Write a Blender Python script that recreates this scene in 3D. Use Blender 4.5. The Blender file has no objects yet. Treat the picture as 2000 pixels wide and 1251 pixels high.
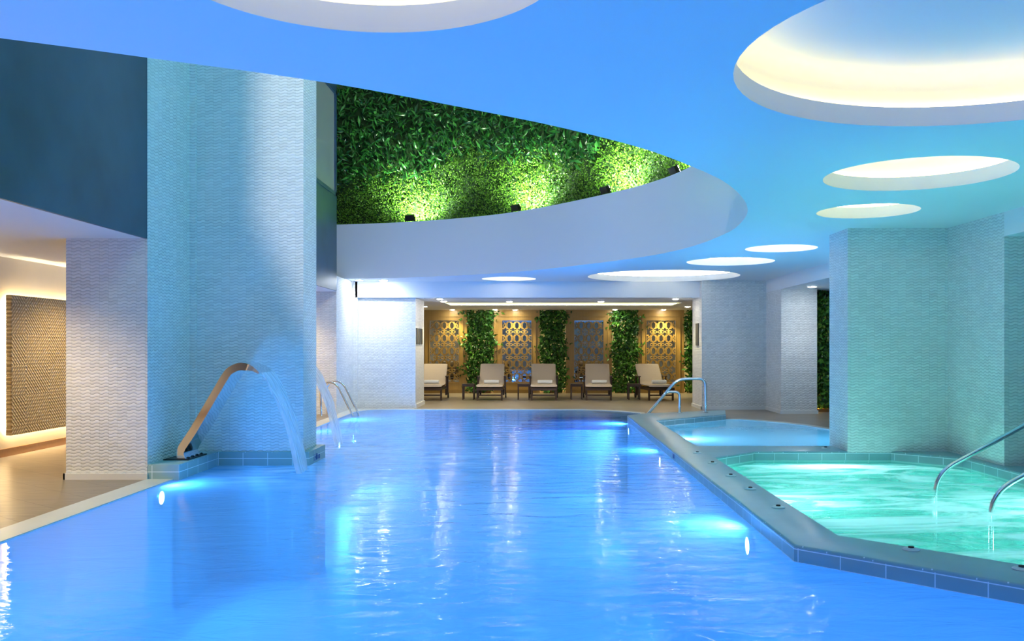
import bpy, bmesh, math, random
import numpy as np
from math import sin, cos, pi, radians, sqrt
from mathutils import Vector, Matrix
from mathutils.geometry import tessellate_polygon

scene = bpy.context.scene
COL = scene.collection

# ------------------------------------------------------------------ camera, world, exposure
cam_d = bpy.data.cameras.new('camera')
cam_d.sensor_width = 36.0
cam_d.lens = 31.32
cam_d.shift_x = -0.026
cam_d.shift_y = 0.02525
cam_d.clip_end = 200
cam = bpy.data.objects.new('camera', cam_d)
COL.objects.link(cam)
cam.location = (0, 0, 1.45)
cam.rotation_euler = (radians(90), 0, 0)
scene.camera = cam

world = bpy.data.worlds.new('world')
scene.world = world
world.use_nodes = True
world.node_tree.nodes['Background'].inputs[0].default_value = (0.30, 0.45, 0.75, 1)
world.node_tree.nodes['Background'].inputs[1].default_value = 0.05

vs = scene.view_settings
vs.view_transform = 'Standard'
vs.look = 'None'
vs.gamma = 1
vs.use_curve_mapping = False
vs.exposure = 0.25

BLUE = (0.06, 0.36, 1.0)
TEAL = (0.55, 0.95, 1.0)
SKYB = (0.20, 0.62, 1.0)
WARM = (1.0, 0.72, 0.40)
COOL = (0.93, 0.97, 1.0)

def lamp(name, kind, loc, energy, color, size=0.1, direction=None, angle=None, blend=0.6, parent=None, size_y=None, spread=None):
    d = bpy.data.lights.new(name, kind)
    d.energy = energy
    d.color = color
    if kind == 'AREA':
        d.size = size
        if size_y:
            d.shape = 'RECTANGLE'; d.size_y = size_y
        if spread: d.spread = radians(spread)
    else:
        d.shadow_soft_size = size
    if kind == 'SPOT':
        d.spot_size = radians(angle or 120); d.spot_blend = blend
    o = bpy.data.objects.new(name, d)
    COL.objects.link(o)
    o.location = loc
    if direction is not None:
        o.rotation_euler = Vector(direction).to_track_quat('-Z', 'Y').to_euler()
    if parent is not None:
        o.parent = parent
        o.matrix_parent_inverse = Matrix.Translation(-Vector(parent.location)) if parent.rotation_euler.z == 0 else parent.matrix_basis.inverted()
    return o

# light of the upper storey, falling through the oval void, plus an added fill
UP = lamp('upper_hall_light', 'SPOT', (1.5, 3.5, 7.0), 1600, (1.0, 0.93, 0.88), 0.05, (-4.6, 8.0, -4.0), 100, 0.3)
UP2 = lamp('upper_cyan_fill', 'AREA', (-0.2, 8.2, 7.5), 115, (0.12, 0.92, 1.0), 2.5, (0, 0, -1), size_y=3.0)  # unseen cyan fill, added to colour the tall column

# ------------------------------------------------------------------ mesh helpers
def link(name, me, mat=None, parent=None):
    o = bpy.data.objects.new(name, me)
    COL.objects.link(o)
    if mat is not None:
        if isinstance(mat, (list, tuple)):
            for m in mat: me.materials.append(m)
        else:
            me.materials.append(mat)
    if parent is not None:
        o.parent = parent
        o.matrix_parent_inverse = Matrix.Translation(-Vector(parent.location))
    return o

def obj(name, bm, mat, parent=None, smooth=False, fix=True):
    if fix: bmesh.ops.recalc_face_normals(bm, faces=bm.faces)
    me = bpy.data.meshes.new(name)
    bm.to_mesh(me); bm.free()
    if smooth:
        me.polygons.foreach_set('use_smooth', [True] * len(me.polygons))
        try: me.set_sharp_from_angle(angle=radians(40))
        except Exception: pass
    return link(name, me, mat, parent)

def local(o, parent):
    """child whose mesh is written in the parent's own coordinates"""
    o.parent = parent
    o.matrix_parent_inverse = Matrix.Identity(4)
    return o

def empty(name, loc, rz=0.0):
    o = bpy.data.objects.new(name, None)
    COL.objects.link(o)
    o.location = loc
    o.rotation_euler = (0, 0, rz)
    o.empty_display_size = 0.1
    return o

def tag(o, label=None, cat=None, group=None, kind=None):
    if label: o['label'] = label
    if cat: o['category'] = cat
    if group: o['group'] = group
    if kind: o['kind'] = kind
    return o

def box(bm, x0, x1, y0, y1, z0, z1, bev=0.0):
    vs_ = [bm.verts.new(p) for p in ((x0,y0,z0),(x1,y0,z0),(x1,y1,z0),(x0,y1,z0),(x0,y0,z1),(x1,y0,z1),(x1,y1,z1),(x0,y1,z1))]
    fs = [bm.faces.new([vs_[i] for i in f]) for f in ((3,2,1,0),(4,5,6,7),(0,1,5,4),(1,2,6,5),(2,3,7,6),(3,0,4,7))]
    if bev > 0:
        es = list({e for f in fs for e in f.edges})
        bmesh.ops.bevel(bm, geom=es, offset=bev, segments=2, affect='EDGES', profile=0.5)
    return vs_

def tube(bm, pts, r, seg=10, cap=True, rads=None):
    pts = [Vector(p) for p in pts]
    n = len(pts)
    rings = []
    prev = None
    for i, p in enumerate(pts):
        if i == 0: t = pts[1] - pts[0]
        elif i == n - 1: t = pts[-1] - pts[-2]
        else: t = (pts[i+1] - p).normalized() + (p - pts[i-1]).normalized()
        t.normalize()
        if prev is None:
            a = t.orthogonal().normalized()
        else:
            a = (prev - t * prev.dot(t)).normalized()
        prev = a
        b = t.cross(a)
        rr = rads[i] if rads else r
        rings.append([bm.verts.new(p + (a * cos(2*pi*k/seg) + b * sin(2*pi*k/seg)) * rr) for k in range(seg)])
    for i in range(n - 1):
        for k in range(seg):
            bm.faces.new((rings[i][k], rings[i][(k+1) % seg], rings[i+1][(k+1) % seg], rings[i+1][k]))
    if cap:
        bm.faces.new(rings[0][::-1]); bm.faces.new(rings[-1])

def round_path(pts, r, n=6):
    pts = [Vector(p) for p in pts]
    out = [pts[0]]
    for i in range(1, len(pts) - 1):
        a, b, c = pts[i-1], pts[i], pts[i+1]
        d1 = (a - b); d2 = (c - b)
        k = min(r, d1.length * .45, d2.length * .45)
        p0 = b + d1.normalized() * k; p1 = b + d2.normalized() * k
        for j in range(n + 1):
            t = j / n
            out.append(p0 * (1-t)**2 + b * 2*t*(1-t) + p1 * t**2)
    out.append(pts[-1])
    return out

def lathe(bm, prof, c=(0,0,0), seg=24, axis='Z'):
    rings = []
    for r, h in prof:
        ring = []
        for k in range(seg):
            a = 2*pi*k/seg
            if axis == 'Z': p = (c[0] + r*cos(a), c[1] + r*sin(a), c[2] + h)
            elif axis == 'X': p = (c[0] + h, c[1] + r*cos(a), c[2] + r*sin(a))
            else: p = (c[0] + r*cos(a), c[1] + h, c[2] + r*sin(a))
            ring.append(bm.verts.new(p))
        rings.append(ring)
    for i in range(len(rings) - 1):
        for k in range(seg):
            bm.faces.new((rings[i][k], rings[i][(k+1) % seg], rings[i+1][(k+1) % seg], rings[i+1][k]))
    if prof[0][0] > 1e-5: bm.faces.new(rings[0][::-1])
    if prof[-1][0] > 1e-5: bm.faces.new(rings[-1])

def flat(bm, outer, holes=(), z=0.0, up=True):
    loops = [[Vector((p[0], p[1], z)) for p in outer]] + [[Vector((p[0], p[1], z)) for p in h] for h in holes]
    tris = tessellate_polygon(loops)
    allv = [bm.verts.new(p) for l in loops for p in l]
    for t in tris:
        a, b, c = [allv[i] for i in t]
        try:
            f = bm.faces.new((a, b, c))
            f.normal_update()
            if (f.normal.z > 0) != up: f.normal_flip()
        except ValueError: pass
    return allv, loops

def walls(bm, loop, z0, z1, close=True):
    n = len(loop)
    lo = [bm.verts.new((p[0], p[1], z0)) for p in loop]
    hi = [bm.verts.new((p[0], p[1], z1)) for p in loop]
    for i in range(n if close else n - 1):
        j = (i + 1) % n
        bm.faces.new((lo[i], lo[j], hi[j], hi[i]))

def prism(bm, outer, holes, z0, z1, bev=0.0):
    """solid slab of a plan outline with holes; top rim rounded"""
    v1, loops = flat(bm, outer, holes, z1, True)
    flat(bm, outer, holes, z0, False)
    for l in [outer] + list(holes):
        walls(bm, l, z0, z1)
    bmesh.ops.remove_doubles(bm, verts=bm.verts, dist=1e-5)
    if bev > 0:
        es = [e for e in bm.edges if abs(e.verts[0].co.z - z1) < 1e-5 and abs(e.verts[1].co.z - z1) < 1e-5
              and any(abs(f.normal.z) < .5 for f in e.link_faces) and len(e.link_faces) == 2]
        bmesh.ops.recalc_face_normals(bm, faces=bm.faces)
        es = [e for e in es if {round(abs(f.normal.z)) for f in e.link_faces} == {0, 1}]
        bmesh.ops.bevel(bm, geom=es, offset=bev, segments=3, affect='EDGES', profile=0.5)

def circle(cx, cy, r, n=64):
    return [(cx + r*cos(2*pi*k/n), cy + r*sin(2*pi*k/n)) for k in range(n)]

def spline(pts, n=6):
    """Catmull-Rom through plan points"""
    out = []
    P = [Vector(p) for p in pts]
    P = [P[0]*2 - P[1]] + P + [P[-1]*2 - P[-2]]
    for i in range(1, len(P) - 2):
        for j in range(n):
            t = j / n
            a, b, c, d = P[i-1], P[i], P[i+1], P[i+2]
            out.append(0.5 * ((2*b) + (c - a)*t + (2*a - 5*b + 4*c - d)*t*t + (3*b - a - 3*c + d)*t**3))
    out.append(P[-2])
    return out

# ------------------------------------------------------------------ materials
def new_mat(name):
    m = bpy.data.materials.new(name)
    m.use_nodes = True
    nt = m.node_tree
    return m, nt, nt.nodes['Principled BSDF'], nt.nodes['Material Output']

def N(nt, t, **kw):
    n = nt.nodes.new(t)
    for k, v in kw.items(): setattr(n, k, v)
    return n

def math_n(nt, op, a, b=None, c=None):
    n = nt.nodes.new('ShaderNodeMath'); n.operation = op
    for i, v in enumerate((a, b, c)):
        if v is None: continue
        if isinstance(v, (int, float)): n.inputs[i].default_value = v
        else: nt.links.new(v, n.inputs[i])
    return n.outputs[0]

def pos_xyz(nt):
    g = N(nt, 'ShaderNodeNewGeometry')
    s = N(nt, 'ShaderNodeSeparateXYZ')
    nt.links.new(g.outputs['Position'], s.inputs[0])
    return g, s

def mixc(nt, fac, a, b):
    n = nt.nodes.new('ShaderNodeMix'); n.data_type = 'RGBA'
    if isinstance(fac, (int, float)): n.inputs[0].default_value = fac
    else: nt.links.new(fac, n.inputs[0])
    for i, v in ((6, a), (7, b)):
        if isinstance(v, tuple): n.inputs[i].default_value = (*v[:3], 1)
        else: nt.links.new(v, n.inputs[i])
    return n.outputs[2]

def plain(name, col, rough=0.6, metal=0.0, noise=0.0, nscale=8.0, bump=0.0, spec=0.5):
    m, nt, p, out = new_mat(name)
    p.inputs['Roughness'].default_value = rough
    p.inputs['Metallic'].default_value = metal
    p.inputs['Specular IOR Level'].default_value = spec
    if noise > 0 or bump > 0:
        g = N(nt, 'ShaderNodeNewGeometry')
        nz = N(nt, 'ShaderNodeTexNoise'); nz.inputs['Scale'].default_value = nscale
        nz.inputs['Detail'].default_value = 5
        nt.links.new(g.outputs['Position'], nz.inputs['Vector'])
        a = tuple(max(0, c*(1-noise)) for c in col); b = tuple(min(1, c*(1+noise)) for c in col)
        nt.links.new(mixc(nt, nz.outputs[0], a, b), p.inputs['Base Color'])
        if bump > 0:
            bp = N(nt, 'ShaderNodeBump'); bp.inputs['Strength'].default_value = bump; bp.inputs['Distance'].default_value = 0.01
            nt.links.new(nz.outputs[0], bp.inputs['Height']); nt.links.new(bp.outputs[0], p.inputs['Normal'])
    else:
        p.inputs['Base Color'].default_value = (*col, 1)
    return m

def emit(name, col, strength):
    m, nt, p, out = new_mat(name)
    p.inputs['Base Color'].default_value = (0.8, 0.8, 0.8, 1)
    p.inputs['Emission Color'].default_value = (*col, 1)
    p.inputs['Emission Strength'].default_value = strength
    return m

def mosaic_mat(name, col, dark, rough=0.45, pitch=0.036, tilew=0.10, wave=0.20, line=0.16, bump=0.6):
    """rows of wavy split-stone tiles in narrow vertical strips"""
    m, nt, p, out = new_mat(name)
    g, s = pos_xyz(nt)
    u = math_n(nt, 'ADD', s.outputs[0], s.outputs[1])
    cu = math_n(nt, 'DIVIDE', u, tilew)
    ci = math_n(nt, 'FLOOR', cu)
    w = N(nt, 'ShaderNodeTexWhiteNoise', noise_dimensions='1D')
    nt.links.new(ci, w.inputs['W'])
    wv = math_n(nt, 'MULTIPLY', math_n(nt, 'SINE', math_n(nt, 'MULTIPLY', u, 2*pi/tilew)), wave)
    v = math_n(nt, 'ADD', math_n(nt, 'DIVIDE', s.outputs[2], pitch), wv)
    v = math_n(nt, 'ADD', v, math_n(nt, 'MULTIPLY', w.outputs[0], 0.18))
    fr = math_n(nt, 'FRACT', v)
    fu = math_n(nt, 'FRACT', cu)
    hl = math_n(nt, 'LESS_THAN', fr, line)
    vl = math_n(nt, 'LESS_THAN', fu, 0.035)
    nz = N(nt, 'ShaderNodeTexNoise'); nz.inputs['Scale'].default_value = 2.2; nz.inputs['Detail'].default_value = 3
    nt.links.new(g.outputs['Position'], nz.inputs['Vector'])
    amt = math_n(nt, 'MULTIPLY', nz.outputs[0], 1.15)
    lines = math_n(nt, 'MULTIPLY', math_n(nt, 'MAXIMUM', hl, math_n(nt, 'MULTIPLY', vl, 0.55)), amt)
    idv = N(nt, 'ShaderNodeCombineXYZ')
    nt.links.new(ci, idv.inputs[0]); nt.links.new(math_n(nt, 'FLOOR', v), idv.inputs[1])
    w2 = N(nt, 'ShaderNodeTexWhiteNoise', noise_dimensions='3D')
    nt.links.new(idv.outputs[0], w2.inputs['Vector'])
    c1 = mixc(nt, w2.outputs[0], tuple(c*0.93 for c in col), tuple(min(1, c*1.05) for c in col))
    nt.links.new(mixc(nt, lines, c1, dark), p.inputs['Base Color'])
    h = math_n(nt, 'SINE', math_n(nt, 'MULTIPLY', fr, pi))
    h = math_n(nt, 'ADD', math_n(nt, 'POWER', h, 0.5), math_n(nt, 'MULTIPLY', w2.outputs[0], 0.5))
    bp = N(nt, 'ShaderNodeBump'); bp.inputs['Strength'].default_value = bump; bp.inputs['Distance'].default_value = 0.008
    nt.links.new(h, bp.inputs['Height']); nt.links.new(bp.outputs[0], p.inputs['Normal'])
    p.inputs['Roughness'].default_value = rough
    return m

def basin_mat(name, col, grout, size=0.3):
    m, nt, p, out = new_mat(name)
    g, s = pos_xyz(nt)
    nn = N(nt, 'ShaderNodeSeparateXYZ'); nt.links.new(g.outputs['Normal'], nn.inputs[0])
    res = None
    for i in range(3):
        f = math_n(nt, 'FRACT', math_n(nt, 'DIVIDE', math_n(nt, 'ADD', s.outputs[i], 0.013), size))
        ln = math_n(nt, 'LESS_THAN', f, 0.03)
        ok = math_n(nt, 'LESS_THAN', math_n(nt, 'ABSOLUTE', nn.outputs[i]), 0.6)
        v = math_n(nt, 'MULTIPLY', ln, ok)
        res = v if res is None else math_n(nt, 'MAXIMUM', res, v)
    nt.links.new(mixc(nt, math_n(nt, 'MULTIPLY', res, 0.5), col, grout), p.inputs['Base Color'])
    p.inputs['Roughness'].default_value = 0.3
    return m

def coping_mat(name, col, grout, pitch=0.3):
    m, nt, p, out = new_mat(name)
    g, s = pos_xyz(nt)
    nn = N(nt, 'ShaderNodeSeparateXYZ'); nt.links.new(g.outputs['True Normal'], nn.inputs[0])
    u = math_n(nt, 'SUBTRACT', math_n(nt, 'MULTIPLY', s.outputs[1], nn.outputs[0]), math_n(nt, 'MULTIPLY', s.outputs[0], nn.outputs[1]))
    side = math_n(nt, 'GREATER_THAN', math_n(nt, 'ADD', math_n(nt, 'ABSOLUTE', nn.outputs[0]), math_n(nt, 'ABSOLUTE', nn.outputs[1])), 0.5)
    f = math_n(nt, 'FRACT', math_n(nt, 'DIVIDE', u, pitch))
    l1 = math_n(nt, 'LESS_THAN', f, 0.022)
    dz = math_n(nt, 'ABSOLUTE', math_n(nt, 'SUBTRACT', s.outputs[2], 0.088))
    l2 = math_n(nt, 'LESS_THAN', dz, 0.0035)
    ln = math_n(nt, 'MULTIPLY', side, math_n(nt, 'MAXIMUM', l1, l2))
    nz = N(nt, 'ShaderNodeTexNoise'); nz.inputs['Scale'].default_value = 5
    nt.links.new(g.outputs['Position'], nz.inputs['Vector'])
    base = mixc(nt, nz.outputs[0], tuple(c*.9 for c in col), tuple(c*1.1 for c in col))
    nt.links.new(mixc(nt, ln, base, grout), p.inputs['Base Color'])
    p.inputs['Roughness'].default_value = 0.28
    return m

def floor_mat(name, a, b, joint, ang, w=0.9, h=0.45, rough=0.35):
    m, nt, p, out = new_mat(name)
    g = N(nt, 'ShaderNodeNewGeometry')
    mp = N(nt, 'ShaderNodeMapping'); mp.inputs['Rotation'].default_value = (0, 0, ang)
    nt.links.new(g.outputs['Position'], mp.inputs['Vector'])
    br = N(nt, 'ShaderNodeTexBrick')
    br.inputs['Scale'].default_value = 1.0
    br.inputs['Brick Width'].default_value = w; br.inputs['Row Height'].default_value = h
    br.inputs['Mortar Size'].default_value = 0.004; br.offset = 0.5
    br.inputs['Color1'].default_value = (*a, 1); br.inputs['Color2'].default_value = (*b, 1)
    br.inputs['Mortar'].default_value = (*joint, 1)
    nt.links.new(mp.outputs[0], br.inputs['Vector'])
    nz = N(nt, 'ShaderNodeTexNoise'); nz.inputs['Scale'].default_value = 3; nz.inputs['Detail'].default_value = 8
    mp2 = N(nt, 'ShaderNodeMapping'); mp2.inputs['Rotation'].default_value = (0, 0, ang); mp2.inputs['Scale'].default_value = (1, 5, 1)
    nt.links.new(g.outputs['Position'], mp2.inputs['Vector']); nt.links.new(mp2.outputs[0], nz.inputs['Vector'])
    mx = nt.nodes.new('ShaderNodeMix'); mx.data_type = 'RGBA'; mx.blend_type = 'MULTIPLY'; mx.inputs[0].default_value = 0.55
    nt.links.new(br.outputs['Color'], mx.inputs[6])
    cr = N(nt, 'ShaderNodeValToRGB'); cr.color_ramp.elements[0].position = .3; cr.color_ramp.elements[0].color = (.5,.5,.5,1); cr.color_ramp.elements[1].position = .7
    nt.links.new(nz.outputs[0], cr.inputs[0]); nt.links.new(cr.outputs[0], mx.inputs[7])
    nt.links.new(mx.outputs[2], p.inputs['Base Color'])
    p.inputs['Roughness'].default_value = rough
    return m

def wood_mat(name, a, b, rough=0.4, scale=6, vertical=True):
    m, nt, p, out = new_mat(name)
    g = N(nt, 'ShaderNodeNewGeometry')
    mp = N(nt, 'ShaderNodeMapping'); mp.inputs['Scale'].default_value = (scale*3, scale*3, scale*.15) if vertical else (scale*.3, scale*3, scale*3)
    nt.links.new(g.outputs['Position'], mp.inputs['Vector'])
    nz = N(nt, 'ShaderNodeTexNoise'); nz.inputs['Scale'].default_value = 1.2; nz.inputs['Detail'].default_value = 6; nz.inputs['Distortion'].default_value = .4
    nt.links.new(mp.outputs[0], nz.inputs['Vector'])
    nt.links.new(mixc(nt, nz.outputs[0], a, b), p.inputs['Base Color'])
    p.inputs['Roughness'].default_value = rough
    return m

def leaf_mat(name, a, b, c, rough=0.4):
    m, nt, p, out = new_mat(name)
    g = N(nt, 'ShaderNodeNewGeometry')
    cr = N(nt, 'ShaderNodeValToRGB')
    e = cr.color_ramp.elements
    e[0].color = (*a, 1); e[1].color = (*c, 1); e[1].position = 1
    k = e.new(0.5); k.color = (*b, 1)
    nt.links.new(g.outputs['Random Per Island'], cr.inputs[0])
    nt.links.new(cr.outputs[0], p.inputs['Base Color'])
    p.inputs['Roughness'].default_value = rough
    tr = N(nt, 'ShaderNodeBsdfTranslucent'); nt.links.new(cr.outputs[0], tr.inputs[0])
    ms = N(nt, 'ShaderNodeMixShader'); ms.inputs[0].default_value = 0.3
    nt.links.new(p.outputs[0], ms.inputs[1]); nt.links.new(tr.outputs[0], ms.inputs[2])
    nt.links.new(ms.outputs[0], out.inputs[0])
    return m

def water_mat(name, tint, bump, scales, foam=None, foam_col=(0.9, 0.97, 1.0), rough=0.02, calm=None, body=(0.5, (0.3, 0.6, 1.0))):
    """see-through water: Fresnel mirror over clear tinted body, churned white where jets break it"""
    m, nt, p, out = new_mat(name)
    nt.nodes.remove(p)
    g, s = pos_xyz(nt)
    mp = N(nt, 'ShaderNodeMapping'); mp.inputs['Scale'].default_value = scales
    nt.links.new(g.outputs['Position'], mp.inputs['Vector'])
    nz = N(nt, 'ShaderNodeTexNoise'); nz.inputs['Scale'].default_value = 1.0; nz.inputs['Detail'].default_value = 4.0
    nz.inputs['Roughness'].default_value = 0.6; nz.inputs['Distortion'].default_value = 0.6
    nt.links.new(mp.outputs[0], nz.inputs['Vector'])
    h = nz.outputs[0]
    if calm:
        mr = N(nt, 'ShaderNodeMapRange'); mr.inputs[1].default_value = calm[0]; mr.inputs[2].default_value = calm[1]
        mr.inputs[3].default_value = 0.12; mr.inputs[4].default_value = 1.0
        nt.links.new(s.outputs[0], mr.inputs[0])
        h = math_n(nt, 'MULTIPLY', h, mr.outputs[0])
    bp = N(nt, 'ShaderNodeBump'); bp.inputs['Strength'].default_value = 1.0; bp.inputs['Distance'].default_value = bump
    nt.links.new(h, bp.inputs['Height'])
    fr = N(nt, 'ShaderNodeFresnel'); fr.inputs[0].default_value = 1.18
    nt.links.new(bp.outputs[0], fr.inputs['Normal'])
    gl = N(nt, 'ShaderNodeBsdfGlossy'); gl.inputs['Roughness'].default_value = rough
    nt.links.new(bp.outputs[0], gl.inputs['Normal'])
    tr = N(nt, 'ShaderNodeBsdfTransparent'); tr.inputs[0].default_value = (*tint, 1)
    ms = N(nt, 'ShaderNodeMixShader')
    tb = N(nt, 'ShaderNodeBsdfTranslucent'); tb.inputs[0].default_value = (*body[1], 1)
    db = N(nt, 'ShaderNodeBsdfDiffuse'); db.inputs[0].default_value = (*body[1], 1)
    mb0 = N(nt, 'ShaderNodeMixShader'); mb0.inputs[0].default_value = .85
    nt.links.new(db.outputs[0], mb0.inputs[1]); nt.links.new(tb.outputs[0], mb0.inputs[2])
    mb = N(nt, 'ShaderNodeMixShader'); mb.inputs[0].default_value = body[0]
    nt.links.new(tr.outputs[0], mb.inputs[1]); nt.links.new(mb0.outputs[0], mb.inputs[2])
    nt.links.new(fr.outputs[0], ms.inputs[0]); nt.links.new(mb.outputs[0], ms.inputs[1]); nt.links.new(gl.outputs[0], ms.inputs[2])
    sh = ms.outputs[0]
    if foam:
        # foam = list of (x, y, radius, strength); streaky noise
        mp2 = N(nt, 'ShaderNodeMapping'); mp2.inputs['Scale'].default_value = foam['scale']
        nt.links.new(g.outputs['Position'], mp2.inputs['Vector'])
        n2 = N(nt, 'ShaderNodeTexNoise'); n2.inputs['Scale'].default_value = 1; n2.inputs['Detail'].default_value = 5
        n2.inputs['Roughness'].default_value = .6; n2.inputs['Distortion'].default_value = foam.get('dist', 1.2)
        nt.links.new(mp2.outputs[0], n2.inputs['Vector'])
        msk = None
        for (fx, fy, r, st) in foam['spots']:
            dx = math_n(nt, 'SUBTRACT', s.outputs[0], fx); dy = math_n(nt, 'SUBTRACT', s.outputs[1], fy)
            d = math_n(nt, 'SQRT', math_n(nt, 'ADD', math_n(nt, 'MULTIPLY', dx, dx), math_n(nt, 'MULTIPLY', dy, dy)))
            mr = N(nt, 'ShaderNodeMapRange'); mr.interpolation_type = 'SMOOTHSTEP'
            mr.inputs[1].default_value = 0; mr.inputs[2].default_value = r
            mr.inputs[3].default_value = st; mr.inputs[4].default_value = 0
            nt.links.new(d, mr.inputs[0])
            msk = mr.outputs[0] if msk is None else math_n(nt, 'MAXIMUM', msk, mr.outputs[0])
        mr2 = N(nt, 'ShaderNodeMapRange'); mr2.inputs[1].default_value = foam['lo']; mr2.inputs[2].default_value = foam['hi']
        nt.links.new(n2.outputs[0], mr2.inputs[0])
        fac = math_n(nt, 'ADD', math_n(nt, 'MULTIPLY', math_n(nt, 'MULTIPLY', mr2.outputs[0], msk), foam['amt']), foam.get('base', 0.0))
        fac = math_n(nt, 'MINIMUM', fac, 1.0)
        df = N(nt, 'ShaderNodeBsdfDiffuse'); df.inputs[0].default_value = (*foam_col, 1)
        tl = N(nt, 'ShaderNodeBsdfTranslucent'); tl.inputs[0].default_value = (*foam_col, 1)
        m1 = N(nt, 'ShaderNodeMixShader'); m1.inputs[0].default_value = .6
        nt.links.new(df.outputs[0], m1.inputs[1]); nt.links.new(tl.outputs[0], m1.inputs[2])
        m2 = N(nt, 'ShaderNodeMixShader')
        nt.links.new(fac, m2.inputs[0]); nt.links.new(sh, m2.inputs[1]); nt.links.new(m1.outputs[0], m2.inputs[2])
        sh = m2.outputs[0]
    nt.links.new(sh, out.inputs[0])
    return m

M = {}
M['ceil'] = plain('white_plaster', (0.80, 0.82, 0.83), 0.7)
M['fascia'] = plain('fascia_plaster', (0.78, 0.79, 0.80), 0.35)
M['mosaic'] = mosaic_mat('wavy_mosaic', (0.80, 0.80, 0.78), (0.36, 0.38, 0.38))
M['mosaic_far'] = mosaic_mat('wavy_mosaic_far', (0.80, 0.80, 0.78), (0.45, 0.47, 0.47), bump=0.8)
M['dark'] = plain('petrol_plaster', (0.026, 0.078, 0.115), 0.42, noise=0.6, nscale=1.3, bump=0.2)
M['beige'] = plain('beige_plaster', (0.72, 0.62, 0.46), 0.7, noise=0.08, nscale=2)
M['basin'] = basin_mat('pool_tile', (0.80, 0.90, 0.95), (1, 1, 1))
M['step'] = plain('dark_blue_nosing', (0.02, 0.04, 0.35), 0.3)
M['jbasin'] = basin_mat('jacuzzi_tile', (0.27, 0.66, 0.60), (0.9, 1, 1))
M['coping'] = coping_mat('blue_coping_tile', (0.26, 0.44, 0.47), (0.75, 0.9, 0.95))
M['stone'] = plain('pale_coping_stone', (0.60, 0.62, 0.58), 0.35, noise=0.08, nscale=3)
M['floor'] = floor_mat('stone_floor', (0.31, 0.26, 0.19), (0.28, 0.23, 0.17), (0.16, 0.12, 0.09), radians(38))
M['skirt'] = plain('white_skirting', (0.80, 0.80, 0.78), 0.4)
M['steel'] = plain('polished_steel', (0.80, 0.80, 0.80), 0.08, 1.0)
M['brushed'] = plain('brushed_steel', (0.72, 0.74, 0.75), 0.18, 1.0)
M['black'] = plain('black_metal', (0.015, 0.015, 0.017), 0.4, 0.3)
M['wood'] = wood_mat('oak_panel', (0.28, 0.17, 0.045), (0.42, 0.265, 0.07), 0.38)
M['wood_dark'] = wood_mat('dark_teak', (0.035, 0.018, 0.012), (0.075, 0.038, 0.022), 0.35, vertical=False)
M['wood_skirt'] = wood_mat('oak_skirting', (0.33, 0.16, 0.06), (0.45, 0.24, 0.10), 0.4, vertical=False)
M['mirror'] = plain('mirror_glass', (0.80, 0.82, 0.82), 0.02, 1.0)
M['cushion'] = plain('beige_canvas', (0.60, 0.50, 0.40), 0.85, noise=0.05, nscale=30, bump=0.1)
M['towel'] = plain('white_terry', (0.86, 0.86, 0.84), 0.95, noise=0.04, nscale=60, bump=0.4)
M['rubber'] = plain('black_rubber', (0.02, 0.02, 0.02), 0.6)
M['boxwood'] = leaf_mat('boxwood_leaf', (0.05, 0.16, 0.010), (0.11, 0.30, 0.02), (0.22, 0.46, 0.05))
M['fern'] = leaf_mat('fern_leaf', (0.006, 0.045, 0.012), (0.02, 0.13, 0.02), (0.06, 0.28, 0.04), 0.3)
M['leaf'] = leaf_mat('climber_leaf', (0.01, 0.05, 0.008), (0.04, 0.16, 0.02), (0.12, 0.36, 0.04), 0.35)
M['moss'] = plain('dark_backing', (0.012, 0.045, 0.008), 0.9)
M['cove'] = emit('cove_led', (1.0, 0.82, 0.36), 8.5)
M['cove_far'] = emit('cove_led_far', (1.0, 0.93, 0.72), 17)
M['lens'] = emit('lamp_lens', (1.0, 0.93, 0.80), 130)
M['lens_cool'] = emit('lamp_lens_cool', (0.9, 0.97, 1.0), 150)
M['lens_blue'] = emit('underwater_lens', (0.75, 0.90, 1.0), 12)
M['glow'] = emit('led_strip_warm', (1.0, 0.86, 0.36), 9)
M['halo'] = emit('led_halo', (1.0, 0.82, 0.50), 70)
M['glass_pane'] = plain('window_glass', (0.50, 0.50, 0.42), 0.15)
M['frame_blue'] = plain('dark_blue_frame', (0.03, 0.08, 0.14), 0.35)
M['letters'] = plain('blue_lettering', (0.02, 0.06, 0.35), 0.4)
M['nozzle'] = plain('nozzle_plastic', (0.62, 0.68, 0.70), 0.35)
M['sign'] = plain('grey_brown_plaque', (0.10, 0.095, 0.085), 0.4)
M['planter'] = wood_mat('planter_wood', (0.45, 0.20, 0.06), (0.60, 0.30, 0.10), 0.45, vertical=False)
M['water'] = water_mat('pool_water', (0.50, 0.78, 1.0), 0.015, (2.0, 4.6, 1), rough=0.03, calm=(-4.0, -1.6), body=(0.48, (0.42, 0.68, 1.0)),
    foam=dict(scale=(0.9, 3.2, 1), spots=[(-2.6, 10.4, 1.7, 1.0), (-2.4, 12.6, 2.6, 1.0), (-1.3, 11.6, 3.2, .6), (0.9, 6.3, 2.2, .4)],
              lo=.36, hi=.66, amt=.75, base=0.02), foam_col=(0.80, 0.88, 1.0))
M['kids_water'] = water_mat('kids_water', (0.6, 0.9, 1.0), 0.001, (1.2, 2.0, 1), rough=0.03, body=(0.5, (0.6, 0.9, 1.0)))
M['jwater'] = water_mat('jacuzzi_water', (0.50, 1.0, 0.90), 0.03, (1.6, 3.0, 1), rough=0.05, body=(0.3, (0.30, 0.95, 0.80)),
    foam=dict(scale=(0.7, 1.9, 1), spots=[(3.4, 8.5, 30, 1.0)], lo=.43, hi=.60, amt=1.0, base=0.04, dist=1.2), foam_col=(0.85, 0.98, 0.96))

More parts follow.
